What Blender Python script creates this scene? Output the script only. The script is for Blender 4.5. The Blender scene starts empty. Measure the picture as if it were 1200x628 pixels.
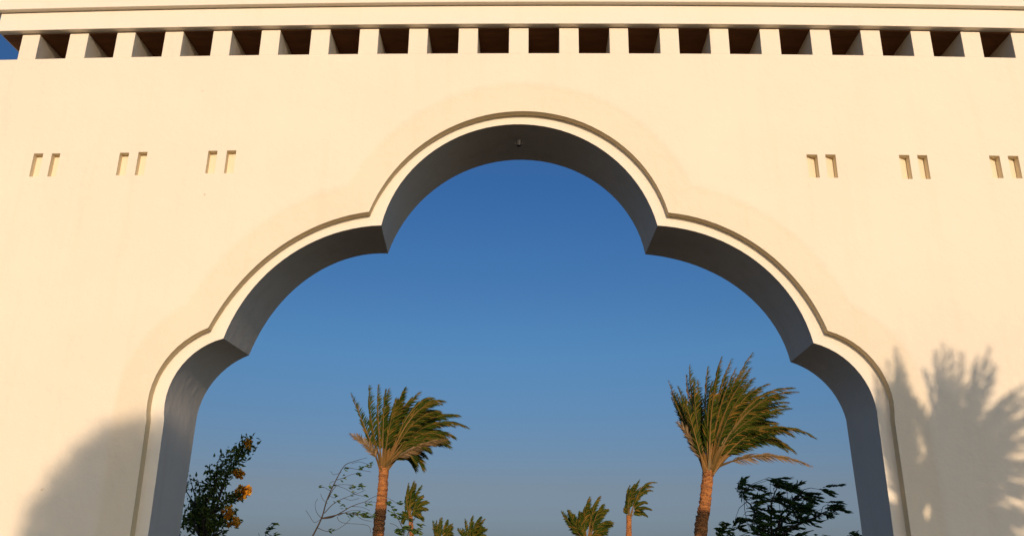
import bpy, bmesh, math, random
from mathutils import Vector, Matrix
from mathutils.geometry import delaunay_2d_cdt
S = bpy.context.scene

# ---------------------------------------------------------------- camera, sky, sun, exposure
CAM = {'right': [0.999697, 0.021229, 0.01244], 'up': [-0.004776, -0.32858, 0.944464], 'back': [0.024137, -0.944238, -0.328379]}
FPX = 997.338                       # focal length in pixels of a 1200 pixel wide frame
CLOC = Vector((0, -9, 1.6))
cd = bpy.data.cameras.new('camera'); cam = bpy.data.objects.new('camera', cd); S.collection.objects.link(cam)
r_, u_, b_ = CAM['right'], CAM['up'], CAM['back']
cam.matrix_world = Matrix(((r_[0], u_[0], b_[0], CLOC.x), (r_[1], u_[1], b_[1], CLOC.y), (r_[2], u_[2], b_[2], CLOC.z), (0, 0, 0, 1)))
cd.sensor_width = 36; cd.lens = FPX / 1200 * 36; cd.clip_start = .05; cd.clip_end = 9000
S.camera = cam
EL, AZ = math.radians(13.0), math.radians(6.0)       # low evening sun, behind the photographer and a little to the right
w = bpy.data.worlds.new('World'); S.world = w; w.use_nodes = True
nt = w.node_tree; sky = nt.nodes.new('ShaderNodeTexSky'); sky.sky_type = 'NISHITA'; sky.sun_disc = False
sky.sun_elevation = EL; sky.sun_rotation = math.pi - AZ
sky.altitude = 0; sky.air_density = 1.0; sky.dust_density = .7; sky.ozone_density = 3.0
bg = nt.nodes['Background']; bg.inputs['Strength'].default_value = .07
# the air here is drier and deeper blue overhead, greyer near the horizon, than the stock sky
tc = nt.nodes.new('ShaderNodeTexCoord'); sx = nt.nodes.new('ShaderNodeSeparateXYZ'); nt.links.new(tc.outputs['Generated'], sx.inputs[0])
rp = nt.nodes.new('ShaderNodeValToRGB'); nt.links.new(sx.outputs['Z'], rp.inputs[0])
els = rp.color_ramp.elements
stops = [(0, (.53, .60, 1.0)), (.035, (.56, .62, .95)), (.085, (.70, .65, .80)), (.237, (.66, .97, 1.22)), (.42, (.49, .91, 1.36)), (.55, (.75, .95, 1.2)), (1, (.85, .95, 1.1))]
while len(els) < len(stops): els.new(.5)
for e_, (p_, c_) in zip(els, stops): e_.position = p_; e_.color = (*c_, 1)
mu = nt.nodes.new('ShaderNodeMix'); mu.data_type = 'RGBA'; mu.blend_type = 'MULTIPLY'; mu.inputs[0].default_value = 1
nt.links.new(sky.outputs[0], mu.inputs[6]); nt.links.new(rp.outputs[0], mu.inputs[7]); # bright hazy evening sky on the sun's side, behind the photographer
dp = nt.nodes.new('ShaderNodeVectorMath'); dp.operation = 'DOT_PRODUCT'; nt.links.new(tc.outputs['Generated'], dp.inputs[0]); dp.inputs[1].default_value = (.50, -.85, .15)
rg = nt.nodes.new('ShaderNodeValToRGB'); nt.links.new(dp.outputs['Value'], rg.inputs[0])
rg.color_ramp.elements[0].position = .05; rg.color_ramp.elements[1].position = .75; rg.color_ramp.elements[1].color = (1, 1, 1, 1)
gl = nt.nodes.new('ShaderNodeMix'); gl.data_type = 'RGBA'; gl.blend_type = 'MULTIPLY'; gl.inputs[0].default_value = 1
nt.links.new(sky.outputs[0], gl.inputs[6]); gl.inputs[7].default_value = (2.4, 2.3, 2.2, 1)
mm = nt.nodes.new('ShaderNodeMix'); mm.data_type = 'RGBA'; nt.links.new(rg.outputs[0], mm.inputs[0])
nt.links.new(mu.outputs[2], mm.inputs[6]); nt.links.new(gl.outputs[2], mm.inputs[7]); nt.links.new(mm.outputs[2], bg.inputs['Color'])
sd = bpy.data.lights.new('sun', 'SUN'); sd.energy = 3.35; sd.angle = math.radians(.53); sd.color = (1, .76, .53)
sun = bpy.data.objects.new('sun', sd); S.collection.objects.link(sun)
sun.rotation_euler = Vector((math.sin(AZ) * math.cos(EL), -math.cos(AZ) * math.cos(EL), math.sin(EL))).to_track_quat('Z', 'Y').to_euler()
S.view_settings.view_transform = 'Standard'; S.view_settings.look = 'None'; S.view_settings.gamma = 1
S.view_settings.exposure = 0.0; S.view_settings.use_curve_mapping = False

# ---------------------------------------------------------------- outlines of the arch traced from image coordinates (metres: across, up)
LENS_BOW, X0 = 0.003104, -0.1618  # slight bend given to the facade to imitate barrel lens distortion
PROF = {
 'front': [(-3.982, 3.027), (-3.998, 3.117), (-4.003, 3.208), (-3.998, 3.298), (-3.981, 3.387), (-3.955, 3.473), (-3.918, 3.556), (-3.872, 3.633), (-3.817, 3.704), (-3.755, 3.768), (-3.685, 3.824), (-3.610, 3.871), (-3.529, 3.909), (-3.444, 3.937), (-3.414, 4.043), (-3.377, 4.147), (-3.334, 4.248), (-3.285, 4.347), (-3.231, 4.442), (-3.170, 4.534), (-3.103, 4.622), (-3.032, 4.706), (-2.955, 4.785), (-2.873, 4.859), (-2.788, 4.928), (-2.697, 4.992), (-2.603, 5.050), (-2.506, 5.102), (-2.405, 5.149), (-2.302, 5.189), (-2.196, 5.222), (-2.088, 5.249), (-1.979, 5.270), (-1.869, 5.284), (-1.757, 5.290), (-1.734, 5.402), (-1.702, 5.512), (-1.662, 5.619), (-1.615, 5.723), (-1.560, 5.824), (-1.497, 5.920), (-1.428, 6.012), (-1.352, 6.098), (-1.270, 6.179), (-1.183, 6.254), (-1.090, 6.322), (-0.993, 6.384), (-0.891, 6.439), (-0.786, 6.486), (-0.678, 6.525), (-0.567, 6.557), (-0.455, 6.580), (-0.341, 6.596), (-0.226, 6.604), (-0.111, 6.603), (0.004, 6.594), (0.117, 6.578), (0.229, 6.553), (0.339, 6.521), (0.447, 6.481), (0.551, 6.434), (0.652, 6.379), (0.749, 6.318), (0.841, 6.250), (0.928, 6.176), (1.010, 6.097), (1.087, 6.012), (1.157, 5.921), (1.221, 5.827), (1.278, 5.728), (1.329, 5.625), (1.372, 5.519), (1.408, 5.411), (1.436, 5.300), (1.546, 5.291), (1.655, 5.276), (1.763, 5.255), (1.870, 5.228), (1.974, 5.195), (2.077, 5.155), (2.177, 5.110), (2.274, 5.058), (2.368, 5.001), (2.458, 4.938), (2.543, 4.869), (2.625, 4.794), (2.701, 4.714), (2.772, 4.630), (2.837, 4.540), (2.896, 4.447), (2.948, 4.349), (2.993, 4.249), (3.031, 4.145), (3.061, 4.039), (3.084, 3.931), (3.165, 3.905), (3.244, 3.870), (3.318, 3.828), (3.387, 3.778), (3.451, 3.720), (3.508, 3.656), (3.558, 3.587), (3.600, 3.512), (3.635, 3.434), (3.660, 3.352), (3.677, 3.268), (3.685, 3.182), (3.684, 3.096)],
 'back': [(-3.979, 3.174), (-3.973, 3.251), (-3.961, 3.327), (-3.941, 3.402), (-3.915, 3.474), (-3.883, 3.545), (-3.844, 3.612), (-3.800, 3.675), (-3.750, 3.734), (-3.695, 3.789), (-3.636, 3.839), (-3.572, 3.883), (-3.505, 3.921), (-3.434, 3.954), (-3.402, 4.056), (-3.365, 4.157), (-3.324, 4.255), (-3.277, 4.351), (-3.226, 4.445), (-3.169, 4.535), (-3.107, 4.622), (-3.041, 4.705), (-2.969, 4.784), (-2.892, 4.859), (-2.811, 4.929), (-2.725, 4.993), (-2.636, 5.052), (-2.542, 5.104), (-2.445, 5.150), (-2.344, 5.189), (-2.241, 5.220), (-2.137, 5.244), (-2.031, 5.259), (-1.924, 5.266), (-1.817, 5.265), (-1.783, 5.376), (-1.742, 5.484), (-1.694, 5.588), (-1.640, 5.689), (-1.580, 5.787), (-1.514, 5.880), (-1.443, 5.969), (-1.365, 6.053), (-1.283, 6.131), (-1.196, 6.204), (-1.104, 6.272), (-1.008, 6.333), (-0.908, 6.387), (-0.804, 6.435), (-0.697, 6.476), (-0.588, 6.509), (-0.477, 6.535), (-0.363, 6.553), (-0.249, 6.564), (-0.134, 6.566), (-0.020, 6.560), (0.095, 6.547), (0.208, 6.525), (0.319, 6.495), (0.428, 6.458), (0.535, 6.412), (0.637, 6.359), (0.736, 6.299), (0.830, 6.232), (0.919, 6.158), (1.002, 6.077), (1.079, 5.991), (1.149, 5.899), (1.211, 5.803), (1.267, 5.702), (1.314, 5.598), (1.353, 5.490), (1.383, 5.380), (1.405, 5.269), (1.516, 5.256), (1.625, 5.239), (1.733, 5.216), (1.839, 5.189), (1.944, 5.157), (2.047, 5.119), (2.148, 5.075), (2.246, 5.026), (2.342, 4.972), (2.434, 4.911), (2.522, 4.845), (2.606, 4.773), (2.686, 4.696), (2.760, 4.613), (2.828, 4.526), (2.890, 4.433), (2.945, 4.337), (2.992, 4.236), (3.031, 4.133), (3.062, 4.026), (3.083, 3.918), (3.152, 3.893), (3.219, 3.862), (3.282, 3.826), (3.342, 3.784), (3.398, 3.738), (3.450, 3.687), (3.497, 3.632), (3.540, 3.573), (3.577, 3.510), (3.608, 3.445), (3.634, 3.378), (3.654, 3.308), (3.668, 3.237)],
 'outer': [(-4.127, 3.011), (-4.142, 3.107), (-4.146, 3.204), (-4.141, 3.300), (-4.125, 3.395), (-4.099, 3.488), (-4.063, 3.577), (-4.018, 3.662), (-3.964, 3.742), (-3.902, 3.815), (-3.832, 3.881), (-3.756, 3.939), (-3.675, 3.989), (-3.588, 4.029), (-3.545, 4.130), (-3.497, 4.228), (-3.446, 4.325), (-3.390, 4.418), (-3.329, 4.509), (-3.265, 4.597), (-3.197, 4.682), (-3.124, 4.764), (-3.048, 4.842), (-2.967, 4.916), (-2.884, 4.986), (-2.796, 5.052), (-2.705, 5.113), (-2.612, 5.169), (-2.515, 5.221), (-2.416, 5.267), (-2.314, 5.308), (-2.210, 5.343), (-2.104, 5.373), (-1.997, 5.396), (-1.889, 5.414), (-1.849, 5.526), (-1.801, 5.636), (-1.747, 5.742), (-1.687, 5.845), (-1.621, 5.943), (-1.549, 6.037), (-1.471, 6.126), (-1.388, 6.211), (-1.300, 6.289), (-1.207, 6.362), (-1.110, 6.429), (-1.009, 6.490), (-0.904, 6.544), (-0.795, 6.591), (-0.684, 6.631), (-0.570, 6.664), (-0.455, 6.690), (-0.337, 6.707), (-0.219, 6.717), (-0.100, 6.719), (0.019, 6.714), (0.137, 6.700), (0.254, 6.678), (0.370, 6.648), (0.483, 6.611), (0.594, 6.566), (0.701, 6.513), (0.804, 6.453), (0.904, 6.386), (0.998, 6.312), (1.087, 6.232), (1.169, 6.146), (1.246, 6.054), (1.316, 5.957), (1.378, 5.856), (1.434, 5.750), (1.481, 5.641), (1.520, 5.529), (1.551, 5.415), (1.659, 5.401), (1.766, 5.382), (1.872, 5.356), (1.976, 5.324), (2.079, 5.286), (2.178, 5.242), (2.276, 5.193), (2.370, 5.138), (2.461, 5.079), (2.549, 5.014), (2.633, 4.944), (2.713, 4.870), (2.788, 4.791), (2.859, 4.709), (2.926, 4.622), (2.987, 4.532), (3.044, 4.439), (3.095, 4.343), (3.141, 4.244), (3.182, 4.143), (3.217, 4.040), (3.307, 4.009), (3.393, 3.969), (3.474, 3.919), (3.548, 3.860), (3.615, 3.793), (3.675, 3.718), (3.725, 3.638), (3.766, 3.552), (3.797, 3.462), (3.818, 3.368), (3.828, 3.273), (3.826, 3.178), (3.814, 3.083)],
}
# ---------------------------------------------------------------- helpers
rnd = random.Random(7)
col = S.collection
def lens_bow_map(x, y, z):
    """barrel lens distortion put into the shape: the straight facade is bent very slightly"""
    return (x, y + LENS_BOW * (x - X0) ** 2, z)

def tag(o, label=None, cat=None, group=None, kind=None):
    if label: o['label'] = label
    if cat: o['category'] = cat
    if group: o['group'] = group
    if kind: o['kind'] = kind
    return o

def empty(name, loc, label, cat, group=None):
    o = bpy.data.objects.new(name, None); col.objects.link(o); o.location = loc
    o.empty_display_size = .3
    return tag(o, label, cat, group)

class MB:
    """collects faces (with per-face material index) and links them as one mesh"""
    def __init__(s): s.v = []; s.f = []; s.m = []
    def add(s, vs, fs, mi=0):
        b = len(s.v); s.v.extend([tuple(v) for v in vs])
        for f in fs: s.f.append(tuple(b + i for i in f)); s.m.append(mi)
    def box(s, x0, x1, y0, y1, z0, z1, nx=1):
        xs = [x0 + (x1 - x0) * i / nx for i in range(nx + 1)]
        vs = []
        for x in xs: vs += [(x, y0, z0), (x, y1, z0), (x, y1, z1), (x, y0, z1)]
        fs = [(0, 3, 2, 1)]
        for i in range(nx):
            a = 4 * i; b = a + 4
            for k in range(4):
                l = (k + 1) % 4; fs.append((a + k, a + l, b + l, b + k))
        n = 4 * nx; fs.append((n, n + 1, n + 2, n + 3)); s.add(vs, fs)
    def tube(s, pts, rad, n=6, mi=0, cap=True):
        pts = [Vector(p) for p in pts]; b = len(s.v); ref = Vector((0.3, 0.1, 1)).normalized()
        for i, p in enumerate(pts):
            t = (pts[min(i + 1, len(pts) - 1)] - pts[max(i - 1, 0)])
            t = t.normalized() if t.length > 1e-9 else Vector((0, 0, 1))
            r = ref if abs(t.dot(ref)) < .95 else Vector((1, 0, 0))
            u = t.cross(r).normalized(); w = t.cross(u)
            R = rad[i] if isinstance(rad, (list, tuple)) else rad
            for k in range(n):
                a = 2 * math.pi * k / n; s.v.append(tuple(p + (u * math.cos(a) + w * math.sin(a)) * R))
        for i in range(len(pts) - 1):
            for k in range(n):
                l = (k + 1) % n; s.f.append((b + i * n + k, b + i * n + l, b + (i + 1) * n + l, b + (i + 1) * n + k)); s.m.append(mi)
        if cap:
            s.f.append(tuple(b + k for k in range(n))); s.m.append(mi)
            e = b + (len(pts) - 1) * n; s.f.append(tuple(e + k for k in reversed(range(n)))); s.m.append(mi)
    def build(s, name, mats, parent=None, smooth=False, bow=False, bevel=0, local=True):
        if not isinstance(mats, (list, tuple)): mats = [mats]
        vs = [lens_bow_map(*v) for v in s.v] if bow else s.v
        if parent is not None and local:
            L = parent.location; vs = [(v[0] - L.x, v[1] - L.y, v[2] - L.z) for v in vs]
        me = bpy.data.meshes.new(name); me.from_pydata(vs, [], s.f)
        for m in mats: me.materials.append(m)
        if len(mats) > 1: me.polygons.foreach_set('material_index', s.m)
        if smooth: me.polygons.foreach_set('use_smooth', [True] * len(me.polygons))
        me.validate(); me.update()
        o = bpy.data.objects.new(name, me); col.objects.link(o)
        if parent is not None: o.parent = parent
        if bevel:
            b = o.modifiers.new('edge', 'BEVEL'); b.width = bevel; b.segments = 2; b.limit_method = 'ANGLE'; b.angle_limit = 1.0
        return o

CR, CU, CB = Vector(CAM['right']), Vector(CAM['up']), Vector(CAM['back'])
def at(u, v, Y):
    """the point at distance Y behind the gate's front that the photograph shows at (u, v)"""
    d = CR * ((u - 600) / FPX) + CU * (-(v - 314) / FPX) - CB
    t = (Y - CLOC.y) / d.y
    return CLOC + d * t

# ---------------------------------------------------------------- materials
def mat(name):
    m = bpy.data.materials.new(name); m.use_nodes = True
    nt = m.node_tree; b = nt.nodes['Principled BSDF']
    return m, nt, b
def ramp(nt, fac, stops):
    r = nt.nodes.new('ShaderNodeValToRGB'); nt.links.new(fac, r.inputs[0])
    e = r.color_ramp.elements
    while len(e) < len(stops): e.new(.5)
    for k, (p, c) in zip(e, stops): k.position = p; k.color = (*c, 1)
    return r.outputs[0]
def noise(nt, vec, scale, detail=4, rough=.55):
    n = nt.nodes.new('ShaderNodeTexNoise'); n.inputs['Scale'].default_value = scale
    n.inputs['Detail'].default_value = detail; n.inputs['Roughness'].default_value = rough
    nt.links.new(vec, n.inputs['Vector']); return n.outputs['Fac']
def mixc(nt, a, b, fac, mode='MIX'):
    m = nt.nodes.new('ShaderNodeMix'); m.data_type = 'RGBA'; m.blend_type = mode
    if isinstance(fac, (int, float)): m.inputs[0].default_value = fac
    else: nt.links.new(fac, m.inputs[0])
    for s_, i in ((a, 6), (b, 7)):
        if isinstance(s_, tuple): m.inputs[i].default_value = (*s_, 1)
        else: nt.links.new(s_, m.inputs[i])
    return m.outputs[2]
def objco(nt, world=True):
    if world:
        g = nt.nodes.new('ShaderNodeNewGeometry'); return g.outputs['Position']
    return nt.nodes.new('ShaderNodeTexCoord').outputs['Object']

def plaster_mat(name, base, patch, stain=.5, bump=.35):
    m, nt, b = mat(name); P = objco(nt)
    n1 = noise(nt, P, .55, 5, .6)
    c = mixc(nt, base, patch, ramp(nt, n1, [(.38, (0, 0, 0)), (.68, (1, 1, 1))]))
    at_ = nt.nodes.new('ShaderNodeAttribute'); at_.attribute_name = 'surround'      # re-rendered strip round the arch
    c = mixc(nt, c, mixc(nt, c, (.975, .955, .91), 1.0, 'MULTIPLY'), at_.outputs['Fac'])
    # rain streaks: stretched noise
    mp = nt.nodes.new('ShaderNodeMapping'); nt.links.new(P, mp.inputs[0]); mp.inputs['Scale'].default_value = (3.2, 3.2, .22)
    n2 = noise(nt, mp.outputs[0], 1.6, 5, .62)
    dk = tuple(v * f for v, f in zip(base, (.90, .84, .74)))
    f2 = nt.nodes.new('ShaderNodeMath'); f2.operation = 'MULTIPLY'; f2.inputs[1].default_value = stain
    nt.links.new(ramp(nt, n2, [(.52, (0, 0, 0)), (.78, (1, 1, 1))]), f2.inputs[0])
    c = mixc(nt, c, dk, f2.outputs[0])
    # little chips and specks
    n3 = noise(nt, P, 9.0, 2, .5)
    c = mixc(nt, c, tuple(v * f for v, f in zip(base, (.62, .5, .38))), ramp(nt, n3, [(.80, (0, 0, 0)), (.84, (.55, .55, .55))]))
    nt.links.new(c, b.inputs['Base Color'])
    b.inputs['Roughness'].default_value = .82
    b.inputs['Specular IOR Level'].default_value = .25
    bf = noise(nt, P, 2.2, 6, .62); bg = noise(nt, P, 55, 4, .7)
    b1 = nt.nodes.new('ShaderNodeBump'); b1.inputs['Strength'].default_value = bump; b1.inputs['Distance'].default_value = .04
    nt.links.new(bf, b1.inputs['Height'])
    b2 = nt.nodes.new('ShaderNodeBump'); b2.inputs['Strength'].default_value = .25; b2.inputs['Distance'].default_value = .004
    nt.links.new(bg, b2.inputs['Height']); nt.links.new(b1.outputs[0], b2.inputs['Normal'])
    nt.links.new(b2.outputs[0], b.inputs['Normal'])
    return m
M_wall = plaster_mat('cream plaster', (.765, .675, .545), (.79, .705, .57), .22, .5)
M_trim = plaster_mat('smooth cream render', (.78, .71, .60), (.79, .70, .57), .15, .3)
M_rev = plaster_mat('shade-greyed cream render', (.62, .555, .475), (.68, .60, .50), .6, .4)  # arch reveal: its shade is put into the colour, darker and greyer plaster
M_slot = plaster_mat('shade-tinted niche render', (.75, .645, .46), (.77, .66, .48), .3, .2)  # niches: the golden shade inside them is put into the colour
M_ledge = plaster_mat('bounce-tinted ledge render', (.72, .58, .36), (.74, .60, .38), .1, .2)  # arch ledge: warm bounce light from the band painted in as ochre

def leaf_mat(name, stops, trans=.25, rough=.5, scale=1.3, zs=1):
    m, nt, b = mat(name)
    g = nt.nodes.new('ShaderNodeNewGeometry')
    c1 = ramp(nt, g.outputs['Random Per Island'], stops)
    nt.links.new(c1, b.inputs['Base Color'])
    b.inputs['Roughness'].default_value = rough
    b.inputs['Specular IOR Level'].default_value = .3 if rough < .6 else .12
    out = nt.nodes['Material Output']
    t = nt.nodes.new('ShaderNodeBsdfTranslucent'); nt.links.new(c1, t.inputs['Color'])
    mx = nt.nodes.new('ShaderNodeMixShader'); mx.inputs[0].default_value = trans
    nt.links.new(b.outputs[0], mx.inputs[1]); nt.links.new(t.outputs[0], mx.inputs[2]); nt.links.new(mx.outputs[0], out.inputs[0])
    return m
M_palm = leaf_mat('palm leaflets', [(0, (.014, .030, .003)), (.4, (.040, .066, .004)), (.72, (.082, .090, .006)), (.9, (.15, .10, .012)), (1, (.30, .15, .025))], .3, .75)
M_rach = leaf_mat('palm leaf stalk', [(0, (.14, .085, .02)), (1, (.28, .14, .04))], .0)
M_dry = leaf_mat('dry palm leaf', [(0, (.10, .06, .02)), (.6, (.20, .12, .045)), (1, (.32, .19, .08))], .15)
M_dark = leaf_mat('dark glossy leaf', [(0, (.022, .048, .010)), (.6, (.05, .095, .018)), (1, (.13, .20, .04))], .3, .4)
M_bush = leaf_mat('shrub leaf', [(0, (.04, .07, .012)), (.5, (.10, .15, .022)), (1, (.22, .25, .05))], .4, .45)
M_flower = leaf_mat('orange flower', [(0, (.72, .30, .02)), (.6, (.85, .45, .05)), (1, (.88, .60, .12))], .35, .6)

def bark_mat(name, c0, c1, zsc=(2, 2, 9), bump=.8):
    m, nt, b = mat(name); P = objco(nt)
    mp = nt.nodes.new('ShaderNodeMapping'); nt.links.new(P, mp.inputs[0]); mp.inputs['Scale'].default_value = zsc
    n = noise(nt, mp.outputs[0], 2.0, 5, .65)
    nt.links.new(ramp(nt, n, [(.3, c0), (.7, c1)]), b.inputs['Base Color'])
    b.inputs['Roughness'].default_value = .9
    bp = nt.nodes.new('ShaderNodeBump'); bp.inputs['Strength'].default_value = bump; bp.inputs['Distance'].default_value = .05
    nt.links.new(n, bp.inputs['Height']); nt.links.new(bp.outputs[0], b.inputs['Normal'])
    return m
M_trunk = bark_mat('palm trunk bark', (.13, .045, .015), (.58, .22, .055))
M_twig = bark_mat('grey twig bark', (.03, .022, .018), (.075, .055, .042), (6, 6, 3), .4)
M_soffit_shade = bark_mat('brown soffit shade', (.16, .06, .02), (.24, .10, .032), (1, 6, 1), .2)
M_absorber = bark_mat('dark bounce absorber', (.13, .08, .035), (.20, .12, .05), (1, 1, 1), .3)
M_metal, _nt, _b = mat('dark fitting'); _b.inputs['Base Color'].default_value = (.02, .02, .02, 1); _b.inputs['Roughness'].default_value = .5

def ground_mat(name, a, c, sc):
    m, nt, b = mat(name); P = objco(nt)
    n = noise(nt, P, sc, 8, .6); n2 = noise(nt, P, sc * 14, 4, .6)
    cc = mixc(nt, ramp(nt, n, [(.35, a), (.65, c)]), (.03, .03, .022), ramp(nt, n2, [(.58, (0, 0, 0)), (.7, (.6, .6, .6))]))
    nt.links.new(cc, b.inputs['Base Color']); b.inputs['Roughness'].default_value = .95
    bp = nt.nodes.new('ShaderNodeBump'); bp.inputs['Strength'].default_value = .5; nt.links.new(n2, bp.inputs['Height']); nt.links.new(bp.outputs[0], b.inputs['Normal'])
    return m
M_ground = ground_mat('dry sandy soil', (.045, .04, .028), (.08, .066, .045), .5)
def paving_mat():
    m, nt, b = mat('dark stone paving'); P = objco(nt)
    br = nt.nodes.new('ShaderNodeTexBrick'); nt.links.new(P, br.inputs['Vector'])
    br.inputs['Scale'].default_value = 1.6; br.inputs['Mortar Size'].default_value = .012
    br.inputs['Color1'].default_value = (.06, .055, .048, 1); br.inputs['Color2'].default_value = (.08, .072, .06, 1); br.inputs['Mortar'].default_value = (.035, .03, .025, 1)
    nt.links.new(br.outputs['Color'], b.inputs['Base Color']); b.inputs['Roughness'].default_value = .85
    return m
M_pave = paving_mat()

# ---------------------------------------------------------------- setting
g = MB(); R = 4000
g.add([(-R, -R, 0), (R, -R, 0), (R, R, 0), (-R, R, 0)], [(0, 1, 2, 3)])
tag(g.build('ground', M_ground), kind='structure')
g = MB(); g.add([(-3.4, -60, .004), (3.1, -60, .004), (3.1, 70, .004), (-3.4, 70, .004)], [(0, 1, 2, 3)])
tag(g.build('path', M_pave), kind='structure')

# ---------------------------------------------------------------- the gate
WALL_L, WALL_R, TOP, TH = -10.2, 9.4, 7.515, 1.0
gate = empty('gate_building', (X0, .5, 0), 'cream plastered gateway wall with a wide scalloped arch under a row of square blocks', 'gate')

def close_profile(P, jl, jr):
    """lobes plus straight jambs down to the ground"""
    lo = [(jl, 0.0), (jl, 1.0), (jl + .3 * (P[0][0] - jl), 2.2)]
    hi = [(jr + .3 * (P[-1][0] - jr), 2.2), (jr, 1.0), (jr, 0.0)]
    return lo + [tuple(p) for p in P] + hi
front = close_profile(PROF['front'], -3.972, 3.695)
back = close_profile(PROF['back'], -4.0, 3.708)
outer = close_profile(PROF['outer'], -4.111, 3.826)
STEP = .12
niches = []
for x0, x1, z0, z1, tilt in ((-6.010, -5.893, 5.889, 6.194, 0), (-5.785, -5.681, 5.887, 6.192, 0), (-4.946, -4.832, 5.893, 6.189, 0), (-4.718, -4.608, 5.892, 6.196, 0),
        (-3.868, -3.757, 5.906, 6.202, 0), (-3.643, -3.531, 5.908, 6.205, 0), (3.195, 3.321, 5.866, 6.163, 1), (3.415, 3.534, 5.867, 6.165, 1),
        (4.276, 4.396, 5.864, 6.172, 1), (4.490, 4.606, 5.867, 6.173, 1), (5.334, 5.457, 5.893, 6.181, 1), (5.554, 5.678, 5.895, 6.183, 1)):
    niches.append((x0, x1, z0, z1, tilt))

def dist_to(poly, x, z):
    best = 1e9
    for (ax, az), (bx, bz) in zip(poly[:-1], poly[1:]):
        dx, dz = bx - ax, bz - az; t = max(0, min(1, ((x - ax) * dx + (z - az) * dz) / (dx * dx + dz * dz + 1e-12)))
        d = (x - ax - t * dx) ** 2 + (z - az - t * dz) ** 2
        if d < best: best = d
    return math.sqrt(best)
def inside(poly, x, z):
    c = False; n = len(poly)
    for i in range(n):
        ax, az = poly[i]; bx, bz = poly[(i + 1) % n]
        if (az > z) != (bz > z) and x < (bx - ax) * (z - az) / (bz - az) + ax: c = not c
    return c
def sheet(hole, rects, relief, y):
    """a plastered face with openings cut in it, as one fine mesh"""
    vs = []; es = []
    def loop(pts, closed=True):
        b = len(vs); vs.extend(Vector(p) for p in pts)
        for i in range(len(pts) - (0 if closed else 1)): es.append((b + i, b + (i + 1) % len(pts)))
    top = [(WALL_R + (WALL_L - WALL_R) * i / 60, TOP) for i in range(61)]
    loop(list(hole) + [(WALL_R, 0)] + top + [(WALL_L, 0)])
    for r in rects: loop([(r[0], r[2]), (r[1], r[2]), (r[1], r[3]), (r[0], r[3])])
    if relief:
        for i in range(int((WALL_R - WALL_L) / .045)):
            for k in range(int(TOP / .045)):
                x = WALL_L + i * .045 + rnd.uniform(-.01, .01); z = k * .045 + rnd.uniform(-.01, .01)
                if inside(hole, x, z) or z > TOP - .05 or z < .03 or not (hole_x0 - .6 < x < hole_x1 + .6) or z > 7.3: continue
                if any(r[0] - .03 < x < r[1] + .03 and r[2] - .03 < z < r[3] + .03 for r in rects): continue
                if .27 < dist_to(hole, x, z) < .46: vs.append(Vector((x, z)))
    st = .14 if relief else .5
    nx = int((WALL_R - WALL_L) / st); nz = int(TOP / st)
    for i in range(1, nx):
        for k in range(1, nz):
            x = WALL_L + i * st + rnd.uniform(-.02, .02); z = k * st + rnd.uniform(-.02, .02)
            if inside(hole, x, z) or z > TOP - .05 or dist_to(hole, x, z) < .04: continue
            if any(r[0] - .03 < x < r[1] + .03 and r[2] - .03 < z < r[3] + .03 for r in rects): continue
            vs.append(Vector((x, z)))
    V, E_, F, *_ = delaunay_2d_cdt(vs, es, [], 0, 1e-5)
    out = MB(); keep = []
    for f in F:
        cx = sum(V[i][0] for i in f) / len(f); cz = sum(V[i][1] for i in f) / len(f)
        if inside(hole, cx, cz) or not (WALL_L < cx < WALL_R and 0 < cz < TOP): continue
        if any(r[0] < cx < r[1] and r[2] < cz < r[3] for r in rects): continue
        keep.append(tuple(f) if relief else tuple(reversed(f)))
    pts = []; sur = []
    for v in V:
        yy = y
        if relief:
            d = dist_to(hole, v[0], v[1]); t = max(0, min(1, (d - .34) / .05)); t = t * t * (3 - 2 * t)
            u = max(0, min(1, (TOP - v[1] - .0) / .3)) if v[1] > 6.6 else 1
            near = any(r[0] - .12 < v[0] < r[1] + .12 and r[2] - .12 < v[1] < r[3] + .12 for r in rects)
            yy = y - RELIEF * t
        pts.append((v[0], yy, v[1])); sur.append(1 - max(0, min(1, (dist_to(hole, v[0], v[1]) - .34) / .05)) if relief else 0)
    out.add(pts, keep); return out, sur
RELIEF = .009
hole_x0, hole_x1 = min(p[0] for p in outer), max(p[0] for p in outer)
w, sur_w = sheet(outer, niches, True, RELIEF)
# wall face sits RELIEF behind its proud field, so the field is at y = 0
bk, _s = sheet(back, [], False, TH)
w.add(bk.v, bk.f)
n = 60                                                     # top of the wall and its two ends
xs = [WALL_L + (WALL_R - WALL_L) * i / n for i in range(n + 1)]
w.add([(x, 0, TOP) for x in xs] + [(x, TH, TOP) for x in xs], [(i, i + 1, n + 2 + i, n + 1 + i) for i in range(n)])
for x, s in ((WALL_L, 1), (WALL_R, -1)):
    w.add([(x, 0, 0), (x, TH, 0), (x, TH, TOP), (x, 0, TOP)], [(0, 3, 2, 1) if s > 0 else (0, 1, 2, 3)])
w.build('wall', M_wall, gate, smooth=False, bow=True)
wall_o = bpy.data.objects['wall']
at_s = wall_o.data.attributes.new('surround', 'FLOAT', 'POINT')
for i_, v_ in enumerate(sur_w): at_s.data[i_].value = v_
for p in wall_o.data.polygons:
    p.use_smooth = abs(p.normal.y) > .7

# stepped band round the arch: a small ledge back from the wall face, then the flat band
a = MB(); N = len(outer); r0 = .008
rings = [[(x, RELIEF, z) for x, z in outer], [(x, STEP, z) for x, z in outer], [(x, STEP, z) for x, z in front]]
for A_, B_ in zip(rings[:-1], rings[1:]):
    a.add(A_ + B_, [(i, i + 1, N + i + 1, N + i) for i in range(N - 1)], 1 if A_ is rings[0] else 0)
a.build('arch_surround', [M_trim, M_ledge], gate, bow=True)
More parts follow.
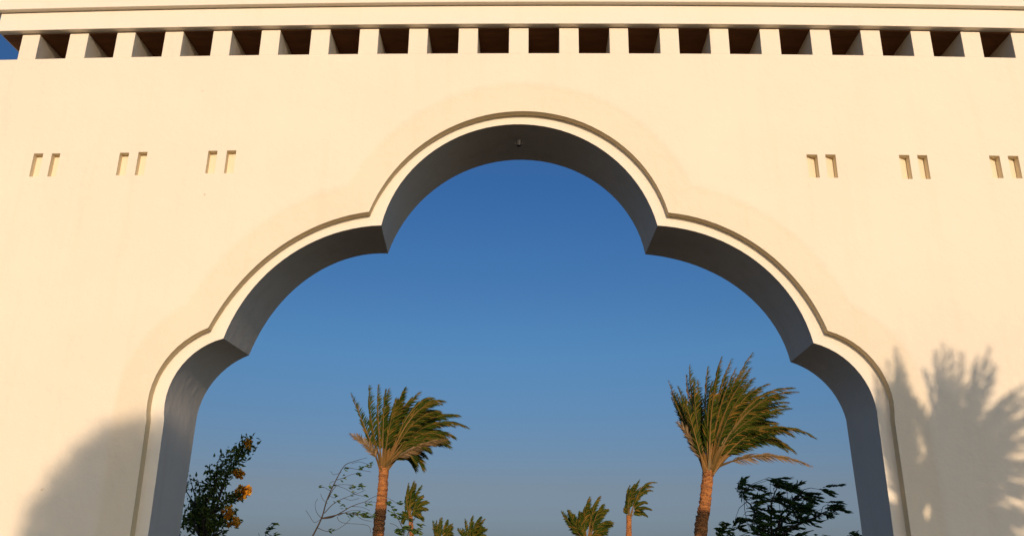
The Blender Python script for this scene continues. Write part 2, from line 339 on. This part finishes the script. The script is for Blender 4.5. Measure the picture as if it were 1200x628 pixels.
# the deep reveal (jambs and scalloped soffit)
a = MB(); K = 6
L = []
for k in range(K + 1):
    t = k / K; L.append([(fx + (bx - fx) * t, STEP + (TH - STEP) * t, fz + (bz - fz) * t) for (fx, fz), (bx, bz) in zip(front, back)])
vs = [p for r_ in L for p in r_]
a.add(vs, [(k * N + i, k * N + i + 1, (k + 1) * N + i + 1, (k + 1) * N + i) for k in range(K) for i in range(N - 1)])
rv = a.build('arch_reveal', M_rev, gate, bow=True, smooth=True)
rv.data.set_sharp_from_angle(angle=math.radians(25))

# recessed niches, in pairs
for x0, x1, z0, z1, tilt in niches:
    q = MB(); d0, d1 = (.045, .10) if tilt else (.075, .07)
    F0 = [(x0, 0, z0), (x1, 0, z0), (x1, 0, z1), (x0, 0, z1)]
    B0 = [(x0, d0, z0), (x1, d1, z0), (x1, d1, z1), (x0, d0, z1)]
    q.add(F0 + B0, [(4, 5, 6, 7), (0, 1, 5, 4), (1, 2, 6, 5), (2, 3, 7, 6), (3, 0, 4, 7)])
    q.build('niche', M_slot, gate, bow=True)

# blocks under the cornice (standing on the wall, open between them)
BS, BO, BW = .61984, .00504, .238
for i in range(-1, 24):
    x = BO + BS * (i - 9.5) + rnd.uniform(-.006, .006)
    b_ = MB(); b_.box(x, x + BW + rnd.uniform(-.006, .006), .003, TH - .01, TOP + .001, 7.879)
    b_.build('block', M_wall, gate, bow=True, bevel=.006)
FL = -6.80
f = MB(); f.box(FL, WALL_R + .07, -.07, TH + .07, 7.895, 8.160, 48); f.build('fascia', M_trim, gate, bow=True, bevel=.006)
f = MB(); f.box(FL - .07, WALL_R + .14, -.14, TH + .14, 8.163, 8.50, 60); f.build('cornice', M_trim, gate, bow=True, bevel=.008)
f = MB(); f.box(FL + .03, WALL_R, .02, TH - .0, 7.880, 7.8935, 48); f.build('soffit_shade_sheet', M_soffit_shade, gate, bow=True)  # added brown sheet: the dark of the shaded notch soffits painted in
f = MB(); f.box(FL + .3, WALL_R - .01, .035, TH - .02, TOP - .01, TOP + .006, 48); f.build('wall_top_absorber', M_absorber, gate, bow=True)  # unseen dark sheet added on the wall top to cut bounce into the notches
# small fitting under the crown of the arch
hk = at(608, 170, .42); h = MB()
zt = hk.z + .0
h.tube([(hk.x, .42, zt + .05), (hk.x, .42, zt - .012)], [.035, .028], 10)
h.tube([(hk.x - .05, .42, zt + .02), (hk.x + .05, .42, zt + .02)], [.012, .012], 6)
h.build('ceiling_fitting', M_metal, gate, bow=True)

# ---------------------------------------------------------------- palms
def bez(a, b, c, t): return a * (1 - t) ** 2 + b * 2 * t * (1 - t) + c * t * t
WIND = Vector((1, .12, -.12)).normalized()
def frond(mb, rach, A, B, C, n, leaf, R, wind=.75, mi=0, start=.16, wid=.028):
    """one pinnate palm leaf: a tapering stalk and two rows of narrow leaflets combed downwind"""
    Lc = (C - A).length; pts = [bez(A, B, C, i / 10) for i in range(11)]
    rach.tube(pts, [max(.004, (.024 - .022 * i / 10) + (.022 if i == 0 else .008 if i == 1 else 0)) * Lc / 2.2 for i in range(11)], 4, 0, False)
    for i in range(n):
        t = start + (1 - start) * (i + R.random() * .6) / n
        p = bez(A, B, C, t); q = bez(A, B, C, min(1.02, t + .03)); d = (q - p).normalized()
        side = d.cross(Vector((0, -1, .25)) if abs(d.y) < .9 else Vector((0, 0, 1))).normalized()
        nrm = d.cross(side).normalized()
        ll = leaf * (math.sin(math.pi * min(1, .22 + .72 * t)) ** .7) * R.uniform(.8, 1.1)
        for s in (-1, 1):
            sp = .55 * (1 - .55 * t)
            dirn = (d * (1 - sp * .4) + side * s * sp + nrm * R.uniform(.05, .35) + WIND * wind * R.uniform(.15, .5) * (.4 + t) + Vector((R.uniform(-.1, .1), R.uniform(-.1, .1), R.uniform(-.12, .06)))).normalized()
            e = p + dirn * ll; mid = p + dirn * ll * .45 + Vector((0, 0, .02 * ll))
            e = e + WIND * wind * .12 * ll - Vector((0, 0, .10 * ll))
            wv = dirn.cross(Vector((R.uniform(-.5, .5), -1, R.uniform(-.5, .5)))).normalized() * wid * ll / leaf
            mb.add([p - wv * .5, p + wv * .5, mid + wv, e, mid - wv], [(0, 1, 2, 4), (4, 2, 3)], mi)

def trunk_mesh(pts, r0, r1, R, bumps=True):
    """leaf-scar rings: a spiral of stubby boots on a leaning trunk"""
    m = MB(); n = 16; P = [Vector(p) for p in pts]
    segs = max(30, int((P[-1] - P[0]).length * 9))
    def pos(t):
        k = t * (len(P) - 1); i = min(int(k), len(P) - 2); u = k - i
        p0 = P[max(i - 1, 0)]; p1 = P[i]; p2 = P[i + 1]; p3 = P[min(i + 2, len(P) - 1)]
        return .5 * ((2 * p1) + (p2 - p0) * u + (2 * p0 - 5 * p1 + 4 * p2 - p3) * u * u + (3 * p1 - p0 - 3 * p2 + p3) * u ** 3)
    pp = [pos(i / segs) for i in range(segs + 1)]
    rr = [(r0 + (r1 - r0) * (i / segs)) * (1 + (.05 if i % 2 else -.03) + R.uniform(-.05, .05)) for i in range(segs + 1)]
    m.tube(pp, rr, n)
    if bumps:
        for i in range(segs * 9):
            t = R.random() ** .8; p = pos(t); a = R.random() * 6.283; r = r0 + (r1 - r0) * t
            o = Vector((math.cos(a), math.sin(a), 0)); sd = Vector((-math.sin(a), math.cos(a), 0)); h = R.uniform(.07, .13) * r / .25; wd = R.uniform(.04, .07) * r / .25
            b = p + o * r * .95
            m.add([b - sd * wd, b + sd * wd, b + sd * wd * .6 + Vector((0, 0, h)) + o * h * .45, b - sd * wd * .6 + Vector((0, 0, h)) + o * h * .45, b + o * h * .3 - Vector((0, 0, h * .2))], [(0, 1, 2, 3), (0, 4, 1), (1, 4, 2), (0, 3, 4), (4, 3, 2)])
    return m
def palm(name_label, group, Y, base, trunk_px, tips, extra, seed, leafL, n_leaf, r0, r1, dry=(), spread=.5, wid=.028, wind=.75, skip=0, jit=3.0):
    R = random.Random(seed); B0 = at(*base, Y); sc = (B0 - CLOC).length / FPX
    tp = [at(*p, Y) for p in trunk_px]
    foot = tp[0]; dx = (tp[0] - tp[1]); ground_p = Vector((foot.x + dx.x / max(dx.z * -1, .01) * foot.z * .35, Y, -.1))
    root = empty('date_palm', (ground_p.x, ground_p.y, 0), name_label, 'palm tree', group)
    trunk_mesh([ground_p] + tp + [B0], r0, r1, R).build('trunk', M_trunk, root, smooth=False)
    lv = MB(); rc = MB()
    def one(u, v, cu, cv, mb, rch, nl, k=0):
        dy = R.uniform(-1, 1) * spread * 2
        T = at(u, v, Y); T.y += dy * (T - B0).length * .55; C_ = at(cu, cv, Y); C_.y += dy * .3 * (C_ - B0).length
        sg = max(-1, min(1, (C_.x - B0.x) / .8)) + R.uniform(-.4, .4); A = B0 + Vector((max(-.9, min(.9, sg)) * r1 * .75, R.uniform(-.8, .8) * r1, R.uniform(-.16, .14) * r1 / .2))
        frond(mb, rch, A, C_, T, nl, leafL * R.uniform(.85, 1.1), R, wind, 0, .2, wid)
    for t in tips:
        u, v, cu, cv = t[:4]; one(u, v, cu, cv, lv, rc, n_leaf)
    for _ in range(extra):                                   # fill between the listed leaves
        t_ = tips[R.randrange(skip, len(tips))]; s_ = R.uniform(.80, 1.0); jx, jy = R.gauss(0, jit), R.gauss(0, jit)
        m_ = [t_[0] + jx, t_[1] + jy, t_[2] + jx * .6, t_[3] + jy * .6]
        one(base[0] + (m_[0] - base[0]) * s_, base[1] + (m_[1] - base[1]) * s_, base[0] + (m_[2] - base[0]) * s_, base[1] + (m_[3] - base[1]) * s_, lv, rc, n_leaf)
    cr = lv.build('crown', M_palm, root)
    rc.build('leaf_stalks', M_rach, root)
    if dry:
        dv = MB()
        for t in dry: one(*t[:4], dv, dv, int(n_leaf * .7))
        dv.build('dry_leaves', M_dry, root)
    return root

# left big palm: tips and bend points of the leaves
palm('big windblown palm left of the arch centre with upright leaves at its left', 'palms beyond the gate', 23, (450, 548),
     [(443, 628), (447, 590)],
     [(410, 460, 430, 505), (431, 451, 431, 492), (442, 450, 441, 490), (453, 453, 448, 490), (463, 466, 455, 495), (477, 459, 462, 480), (490, 457, 466, 480),
      (508, 468, 478, 468), (523, 474, 485, 462), (520, 484, 487, 476), (547, 497, 503, 474), (540, 490, 498, 478), (531, 509, 495, 486), (522, 506, 488, 490), (526, 522, 492, 502), (512, 520, 482, 500), (494, 549, 482, 512), (505, 530, 480, 508)],
     30, 3, .46, 46, .215, .165, dry=[(414, 511, 436, 520), (528, 519, 488, 520)], spread=.42, skip=3)
# right big palm
palm('full fan-crowned windblown palm right of the arch centre, one long low leaf', 'palms beyond the gate', 23, (830, 552),
     [(821, 628), (826, 592)],
     [(790, 437, 806, 490), (797, 450, 812, 495), (810, 426, 811, 480), (822, 440, 820, 485), (834, 431, 826, 480), (852, 426, 832, 478), (862, 434, 838, 480), (875, 429, 842, 474), (884, 441, 848, 476),
      (900, 453, 852, 466), (919, 462, 866, 456), (920, 474, 868, 468), (916, 484, 866, 480), (914, 494, 868, 484), (902, 500, 862, 490), (915, 506, 872, 492), (938, 519, 896, 482), (880, 512, 855, 498)],
     66, 11, .46, 46, .24, .18, dry=[(792, 497, 813, 512), (950, 546, 893, 520)], spread=.42, jit=6)
# smaller and farther ones
def small(label, Y, base, tr, tips, extra, seed, leafL, r0, nl=22, spread=.45):
    palm(label, 'palms beyond the gate', Y, base, tr, tips, extra, seed, leafL, nl, r0 * .85, r0 * .68, wid=.05, spread=spread)
small('small dark palm just right of the big left palm trunk', 52, (481, 606), [(483, 640), (482, 620)],
      [(476, 575, 474, 590), (480, 566, 474, 585), (486, 564, 478, 580), (493, 568, 484, 580), (495, 580, 486, 585), (502, 588, 490, 588), (500, 596, 488, 592), (492, 606, 487, 598), (473, 603, 476, 600)], 16, 21, .45, .2)
small('tiny yellow palm top, left of the two small ones at the bottom middle', 78, (519, 634), [(519, 660), (519, 645)],
      [(510, 620, 510, 628), (512, 610, 511, 622), (518, 606, 514, 618), (524, 609, 520, 618), (529, 616, 524, 622), (529, 624, 526, 626)], 12, 22, .55, .3)
small('tiny green palm top, right of the two small ones at the bottom middle', 78, (553, 636), [(552, 662), (553, 648)],
      [(541, 618, 545, 626), (545, 608, 546, 620), (554, 604, 549, 616), (562, 607, 555, 615), (568, 607, 560, 612), (568, 618, 560, 620), (569, 627, 562, 626)], 12, 23, .55, .3)
small('bushy low palm with two stiff leaves at its left, at the bottom centre', 55, (688, 632), [(690, 660), (689, 645)],
      [(658, 599, 668, 614), (665, 599, 673, 614), (672, 606, 676, 616), (678, 600, 680, 612), (690, 584, 682, 602), (702, 582, 694, 590), (706, 592, 698, 598), (713, 596, 702, 600), (717, 612, 706, 610), (710, 620, 702, 618)], 26, 24, .6, .35, 26)
small('small palm with a thin orange trunk and one leaf blown out to the right', 55, (737, 604), [(737, 636), (737, 618)],
      [(734, 590, 733, 598), (736, 575, 732, 592), (744, 566, 734, 580), (751, 562, 738, 572), (770, 565, 750, 560), (757, 578, 746, 574), (757, 590, 748, 584), (762, 598, 750, 590), (758, 603, 748, 594)], 10, 25, .4, .24)

# the palm behind the photographer that shades the right of the wall
SUNV = Vector((math.sin(AZ) * math.cos(EL), -math.cos(AZ) * math.cos(EL), math.sin(EL)))
def unshadow(u, v, dist, dy=0):
    p = at(u, v, 0); t = (dist + dy + p.y) / -SUNV.y
    return p + SUNV * t
def frond_s(mb, rc, base, tip, ctl, R, dist, n=34, leafL=.32, spread=.35):
    A = unshadow(*base, dist); dy = R.uniform(-1, 1) * spread
    C_ = unshadow(*ctl, dist, dy * .5); T = unshadow(*tip, dist, dy * 1.6)
    frond(mb, rc, A, C_, T, n, leafL * R.uniform(.85, 1.1), R, .2, 0, .10, .017)
R = random.Random(5); PD = 8.0; pb = (1091, 622)
b0 = unshadow(*pb, PD)
root = empty('date_palm', (b0.x - .2, b0.y, 0), 'windblown palm behind the camera whose spiky shadow lies on the wall right of the arch', 'palm tree')
trunk_mesh([(b0.x - .2, b0.y, -.1), (b0.x - .12, b0.y, b0.z * .5), tuple(b0)], .24, .2, R).build('trunk', M_trunk, root)
lv = MB(); rc = MB()
SH = (((1052, 404), (1059, 530)), ((1043, 422), (1055, 530)), ((1057, 418), (1061, 525)), ((1033, 430), (1051, 535)), ((1064, 436), (1062, 535)), ((1046, 448), (1055, 540)), ((1050, 470), (1056, 545)),
      ((1108, 400), (1128, 540)), ((1034, 462), (1049, 535)), ((1058, 452), (1116, 512)), ((1064, 464), (1120, 512)), ((1232, 572), (1165, 562)), ((1170, 425), (1144, 505)), ((1100, 408), (1122, 540)), ((1097, 418), (1124, 530)), ((1118, 406), (1132, 530)), ((1086, 430), (1126, 530)), ((1130, 410), (1134, 530)), ((1163, 406), (1142, 510)), ((1146, 424), (1136, 520)), ((1112, 440), (1128, 540)), ((1150, 414), (1138, 515)),
      ((1205, 448), (1146, 510)), ((1218, 456), (1148, 515)), ((1190, 456), (1142, 515)), ((1230, 474), (1152, 520)), ((1178, 466), (1138, 520)), ((1212, 482), (1150, 525)), ((1240, 496), (1155, 535)), ((1195, 498), (1146, 535)), ((1172, 486), (1134, 540)), ((1160, 500), (1130, 545)), ((1184, 520), (1140, 545)), ((1172, 545), (1136, 560)), ((1150, 520), (1126, 550)), ((1235, 535), (1160, 548)),
      ((1205, 612), (1150, 592)), ((1190, 626), (1145, 602)), ((1230, 606), (1160, 590)), ((1180, 648), (1140, 618)), ((1225, 640), (1160, 612)), ((1160, 656), (1130, 625)), ((1200, 600), (1150, 597)),
      ((1030, 592), (1062, 598)), ((1022, 612), (1058, 606)), ((1035, 640), (1060, 622)), ((1050, 655), (1070, 630)), ((1018, 580), (1056, 596)), ((1028, 660), (1058, 636)), ((1075, 665), (1085, 640)), ((1110, 668), (1100, 640)))
for tip, ctl in SH:
    frond_s(lv, rc, pb, tip, ctl, R, PD)
lv.build('crown', M_palm, root); rc.build('leaf_stalks', M_rach, root)

# ---------------------------------------------------------------- leafy trees and shrubs
def leafq(mb, p, d, L_, W_, R, mi=0):
    d = d.normalized(); u = d.cross(Vector((R.uniform(-1, 1), R.uniform(-1, 1), R.uniform(-1, 1)))).normalized(); nn = d.cross(u)
    mb.add([p, p + d * L_ * .45 + u * W_ + nn * W_ * .3, p + d * L_ - nn * L_ * .12, p + d * L_ * .45 - u * W_ + nn * W_ * .3], [(0, 1, 2, 3)], mi)
def rdir(R): 
    while 1:
        v = Vector((R.uniform(-1, 1), R.uniform(-1, 1), R.uniform(-1, 1)))
        if .05 < v.length < 1: return v.normalized()
def limb(mb, A, B, r0, r1, R, wob=.06, n=7, sag=None):
    A = Vector(A); B = Vector(B); Ln = (B - A).length; pts = []
    for i in range(n + 1):
        t = i / n; p = A.lerp(B, t)
        if 0 < i: p = p + Vector((R.uniform(-1, 1), R.uniform(-1, 1), R.uniform(-1, 1))) * wob * Ln / n * (1 if i < n else .2)
        if sag: p = p + Vector(sag) * (t * (1 - t))
        pts.append(p)
    mb.tube(pts, [r0 + (r1 - r0) * i / n for i in range(n + 1)], 6); return pts

# round clipped tree behind the photographer: soft round shade on the lower left of the wall
R = random.Random(31); TD = 27.0; c0 = unshadow(168, 640, TD); rad = 1.34
root = empty('round_tree', (c0.x, c0.y, 0), 'ball-shaped clipped tree behind the camera whose soft round shadow lies left of the arch', 'tree')
tm = MB(); limb(tm, (c0.x, c0.y, -.1), (c0.x + .05, c0.y, c0.z), .12, .07, R)
for k in range(14): limb(tm, (c0.x, c0.y, c0.z - .9), c0 + rdir(R) * rad * .8, .045, .012, R)
tm.build('trunk', M_twig, root)
cm = MB()
for k in range(15000):
    d = rdir(R); rr = rad * (R.random() ** .4); d2 = Vector((d.x * 1.0, d.y * 1.0, d.z * 1.0))
    leafq(cm, c0 + d2 * rr, (d + rdir(R)).normalized(), .10, .028, R)
cm.build('crown', M_bush, root)

# shrub with orange flowers at the left jamb
R = random.Random(41); Y = 4.2
base = at(238, 700, Y); root = empty('flowering_shrub', (base.x, Y, 0), 'leafy shrub with orange flower clusters beside the left jamb of the arch', 'shrub')
st = MB(); lv = MB(); fm = Vector((base.x, Y, -.05))
hub = at(240, 640, Y)
limb(st, fm, hub, .05, .035, R)
def spray(px, leaves, rr, path=None, flowers=0, lsz=.085):
    pts = [hub] + [at(u, v, Y) + Vector((0, R.uniform(-.25, .25), 0)) for u, v in px]
    st.tube(pts, [.022 - .017 * i / (len(pts) - 1) for i in range(len(pts))], 5)
    for _ in range(int(leaves * (.85 if leaves > 500 else .62))):
        t = (R.random() ** .75) * (len(pts) - 1); i = min(int(t), len(pts) - 2)
        if i == 0 and R.random() < .5: continue
        p = pts[i].lerp(pts[i + 1], t - i) + rdir(R) * rr * R.random() ** .5
        leafq(lv, p, rdir(R) + Vector((.6, 0, .1)), lsz * R.uniform(.7, 1.3), .019, R)
    return pts[-1]
for px, n_, rr in (([(245, 590), (262, 550), (288, 518)], 560, .19), ([(262, 560), (276, 535), (290, 516)], 260, .11), ([(240, 600), (250, 565), (275, 535)], 300, .16), ([(235, 605), (240, 575), (253, 552)], 300, .15), ([(250, 600), (268, 580), (287, 577)], 240, .10),
                   ([(245, 610), (262, 590), (283, 578)], 160, .10), ([(235, 615), (225, 602), (219, 590)], 300, .15), ([(245, 618), (255, 604), (270, 600)], 320, .14), ([(248, 618), (262, 612), (274, 612)], 190, .09),
                   ([(235, 615), (222, 608), (221, 603)], 260, .14), ([(240, 612), (243, 598), (240, 588)], 300, .14), ([(232, 605), (226, 585), (219, 570)], 60, .08), ([(228, 600), (222, 580), (218, 558)], 40, .06), ([(225, 590), (230, 572), (232, 562)], 60, .07),
                   ([(235, 625), (222, 620), (214, 616)], 60, .07), ([(246, 628), (252, 625), (258, 620)], 40, .06),
                   ([(200, 640), (185, 610), (180, 570)], 200, .2), ([(215, 640), (200, 600), (196, 560)], 200, .2)):
    spray(px, n_, rr)
for u, v, n_, rr in ((288, 577, 26, .085), (281, 556, 16, .065), (270, 600, 14, .06), (275, 613, 15, .065), (292, 522, 7, .05), (219, 556, 8, .04)):
    c = at(u, v, Y) + Vector((0, -.12, 0)); fl = MB()
    for _ in range(int(n_ * 1.8)):
        p = c + rdir(R) * rr * 1.15 * R.random() ** .4; d = (p - c + Vector((.05, -.03, .02))).normalized()
        for k in range(4):
            leafq(fl, p, d + rdir(R) * .6, .06, .022, R)
    fl.build('flower_cluster', M_flower, root)
st.build('stems', M_twig, root); lv.build('leaves', M_bush, root)

# bare wind-bent shrub left of the big left palm
R = random.Random(51); Y = 6.0
def twigs(label, foot_px, Y, branches, leaves, mat_leaf, name='bare_shrub', cat='shrub', lsz=.10, lw=.02, bias=Vector((1, 0, -.1))):
    f0 = at(*foot_px, Y); root = empty(name, (f0.x, Y, 0), label, cat)
    st = MB(); lv = MB(); st.tube([(f0.x - .12, Y, -.05), (f0.x - .05, Y, f0.z * .5), tuple(f0)], [.05, .035, .026], 7)
    for br, r_ in branches:
        dep = R.uniform(-.3, .3); pts = [at(u, v, Y) + Vector((0, dep * i / len(br), 0)) for i, (u, v) in enumerate(br)]
        # smooth the branch
        sm = []
        for i in range(len(pts) - 1):
            p0 = pts[max(i - 1, 0)]; p1 = pts[i]; p2 = pts[i + 1]; p3 = pts[min(i + 2, len(pts) - 1)]
            for k in range(5):
                u_ = k / 5; sm.append(.5 * ((2 * p1) + (p2 - p0) * u_ + (2 * p0 - 5 * p1 + 4 * p2 - p3) * u_ * u_ + (3 * p1 - p0 - 3 * p2 + p3) * u_ ** 3))
        sm.append(pts[-1]); nn = len(sm) - 1
        st.tube(sm, [max(.0035, r_ * (1 - .8 * i / nn)) for i in range(nn + 1)], 5)
    for u, v, n_, rr in leaves:
        c = at(u, v, Y)
        for _ in range(n_):
            off = rdir(R) * rr * R.random() ** .6; off.x *= 1.8
            leafq(lv, c + off, bias + rdir(R) * .5, lsz * R.uniform(.7, 1.2), lw, R)
    st.build('branches', M_twig, root); lv.build('leaves', mat_leaf, root); return root
twigs('nearly bare shrub with thin wind-bent twigs left of the big left palm', (364, 632), Y,
      [([(364, 632), (377, 607), (384, 585), (395, 562), (405, 546), (417, 541), (432, 537)], .015), ([(377, 607), (388, 606), (400, 600), (412, 593), (427, 588), (440, 588)], .013),
       ([(377, 607), (392, 604), (405, 601), (416, 602), (430, 605)], .013), ([(380, 601), (390, 590), (402, 583), (418, 577), (426, 573)], .008), ([(384, 585), (392, 572), (400, 568), (416, 569)], .008),
       ([(377, 607), (371, 600), (369, 590), (372, 584)], .006), ([(388, 575), (382, 572), (376, 569)], .005), ([(395, 562), (402, 560), (412, 556), (418, 555)], .006), ([(404, 547), (412, 548), (424, 550), (432, 551)], .006),
       ([(372, 618), (382, 622), (392, 621), (404, 613), (410, 606)], .006), ([(395, 605), (401, 612), (430, 615), (434, 624)], .005), ([(389, 572), (386, 566), (391, 563)], .004), ([(386, 580), (391, 583), (396, 580)], .004),
       ([(412, 593), (424, 594), (434, 598)], .005), ([(412, 543), (420, 540), (430, 543)], .003), ([(400, 553), (392, 556), (388, 552)], .003), ([(393, 568), (404, 572), (414, 578), (424, 580)], .004), ([(396, 604), (410, 598), (424, 598), (436, 604)], .004), ([(377, 607), (370, 612), (366, 606), (362, 598)], .004), ([(402, 583), (412, 586), (422, 584)], .003), ([(384, 590), (378, 584), (376, 578)], .003), ([(416, 602), (424, 608), (434, 610)], .004), ([(427, 588), (445, 580), (460, 586), (466, 590)], .005)],
      [(419, 570, 14, .045), (412, 570, 8, .04), (417, 555, 8, .04), (421, 548, 8, .035), (386, 570, 6, .05), (400, 593, 7, .05), (426, 604, 26, .05), (416, 601, 10, .05), (392, 580, 5, .04), (430, 545, 6, .04), (466, 589, 12, .03), (385, 620, 6, .04), (400, 560, 5, .05), (374, 571, 4, .03), (408, 602, 8, .06), (430, 590, 5, .04), (426, 580, 6, .03), (434, 604, 6, .03), (412, 578, 5, .03), (432, 543, 5, .03), (404, 549, 5, .03), (393, 586, 4, .03)], M_dark, lsz=.08, lw=.015)
twigs('dark leafy twigs low between the big left palm trunk and the small dark palm', (474, 640), 5.5,
      [([(474, 640), (472, 620), (462, 600), (455, 588)], .01), ([(474, 640), (482, 615), (490, 603), (498, 596)], .009), ([(474, 640), (466, 618), (455, 612)], .007)],
      [(466, 622, 24, .05), (474, 618, 30, .05), (484, 622, 26, .06), (460, 603, 8, .04), (458, 597, 8, .04), (466, 605, 6, .04), (452, 590, 6, .03), (490, 615, 6, .04), (477, 608, 8, .04)], M_dark, 'leafy_shrub')
twigs('single small leafy twig tip low beside the orange flowering shrub', (312, 650), 6.5,
      [([(312, 650), (311, 630), (314, 618), (322, 612)], .007), ([(312, 650), (307, 635), (306, 624)], .005)], [(320, 613, 8, .03), (314, 618, 10, .045), (310, 624, 8, .04), (318, 626, 6, .05)], M_dark, 'leafy_shrub')
twigs('small dark leaf tuft low beside the right palm trunk', (846, 650), 7,
      [([(846, 650), (845, 630), (848, 618)], .008), ([(846, 650), (840, 628), (836, 620)], .006)], [(846, 614, 22, .05), (840, 621, 26, .06), (850, 622, 26, .07), (843, 628, 26, .08)], M_dark, 'leafy_shrub', lsz=.13)
twigs('low dark treetop tuft at the foot of the right jamb', (1000, 650), 7,
      [([(1000, 650), (1000, 632), (999, 624)], .008)], [(999, 625, 26, .045), (1004, 629, 24, .07), (994, 630, 24, .07), (970, 631, 20, .1), (950, 632, 16, .1)], M_dark, 'leafy_shrub', lsz=.09)

# dark compound-leaved tree right of the tall palm
R = random.Random(61); Y = 6.5
f0 = at(905, 640, Y); root = empty('broadleaf_tree', (f0.x, Y, 0), 'dark tree with drooping compound leaves between the right palm and the right jamb', 'tree')
st = MB(); lv = MB(); st.tube([(f0.x, Y, -.05), (f0.x + .05, Y, f0.z * .5), tuple(f0)], [.09, .07, .05], 8)
def compound(p, d, L_, R):
    """a drooping leaf of paired long leaflets"""
    pts = [p + d * L_ * t + Vector((0, 0, -.25 * L_ * t * t)) for t in (0, .33, .66, 1)]
    st.tube(pts, [.006, .005, .004, .003], 4)
    for k in range(8):
        t = .15 + .85 * k / 7; i = min(int(t * 3), 2); q = pts[i].lerp(pts[i + 1], t * 3 - i)
        sd = d.cross(Vector((0, 0, 1))).normalized()
        for s in (-1, 1):
            leafq(lv, q, d * .9 + sd * s * .7 + Vector((.35, 0, -.25)) + rdir(R) * .25, R.uniform(.11, .18), .019, R)
cl = [(878, 567), (872, 572), (885, 570), (868, 577), (893, 580), (902, 562), (908, 566), (899, 566), (915, 572), (925, 571), (932, 573), (922, 580), (912, 584), (940, 578), (950, 577), (955, 580), (963, 576), (945, 585), (935, 588),
      (930, 594), (942, 595), (955, 594), (962, 598), (972, 598), (968, 592), (975, 597), (920, 592), (905, 590), (895, 590), (886, 588), (898, 600), (888, 602), (878, 604), (910, 602), (920, 605), (935, 606), (928, 602), (890, 612), (880, 615),
      (874, 620), (885, 624), (898, 618), (908, 614), (918, 618), (925, 622), (912, 625), (900, 628), (888, 630), (872, 630), (935, 628), (920, 632), (905, 634), (950, 608), (955, 612), (940, 615), (886, 596), (874, 606)]
mains = []
for px in ([(905, 640), (892, 612), (878, 590), (868, 578)], [(905, 640), (900, 605), (900, 585), (903, 568)], [(905, 640), (912, 605), (925, 588), (932, 576)],
           [(905, 640), (922, 610), (942, 592), (958, 580)], [(905, 640), (925, 618), (948, 606), (968, 598)], [(905, 640), (890, 628), (876, 622)], [(905, 640), (925, 630), (945, 622)]):
    dp_ = R.uniform(-.7, .7); P_ = [at(u, v, Y) + Vector((0, dp_ * k / 3, 0)) for k, (u, v) in enumerate(px)]; P_[0] = f0
    fine = []
    for k in range(len(P_) - 1):
        for t_ in (0, .33, .66): fine.append(P_[k].lerp(P_[k + 1], t_) + rdir(R) * .02)
    fine.append(P_[-1]); mains += fine[2:]
    st.tube(fine, [.028 - .022 * k / (len(fine) - 1) for k in range(len(fine))], 6)
for u, v in cl:
    p = at(u - 9, v, Y) + Vector((0, R.uniform(-.6, .6), 0))
    q = min(mains, key=lambda m_: (m_ - p).length + (.6 if m_.x > p.x else 0) + R.random() * .1)
    st.tube([q, q.lerp(p, .5) + Vector((-.03, 0, .03)), p], [.006, .005, .003], 5)
    for k in range(R.choice((2, 3, 3))):
        compound(p + rdir(R) * .05, (Vector((R.uniform(.1, 1), R.uniform(-.6, .6), R.uniform(-.25, .35)))).normalized(), R.uniform(.16, .30), R)
st.build('branches', M_twig, root); lv.build('crown', M_dark, root)
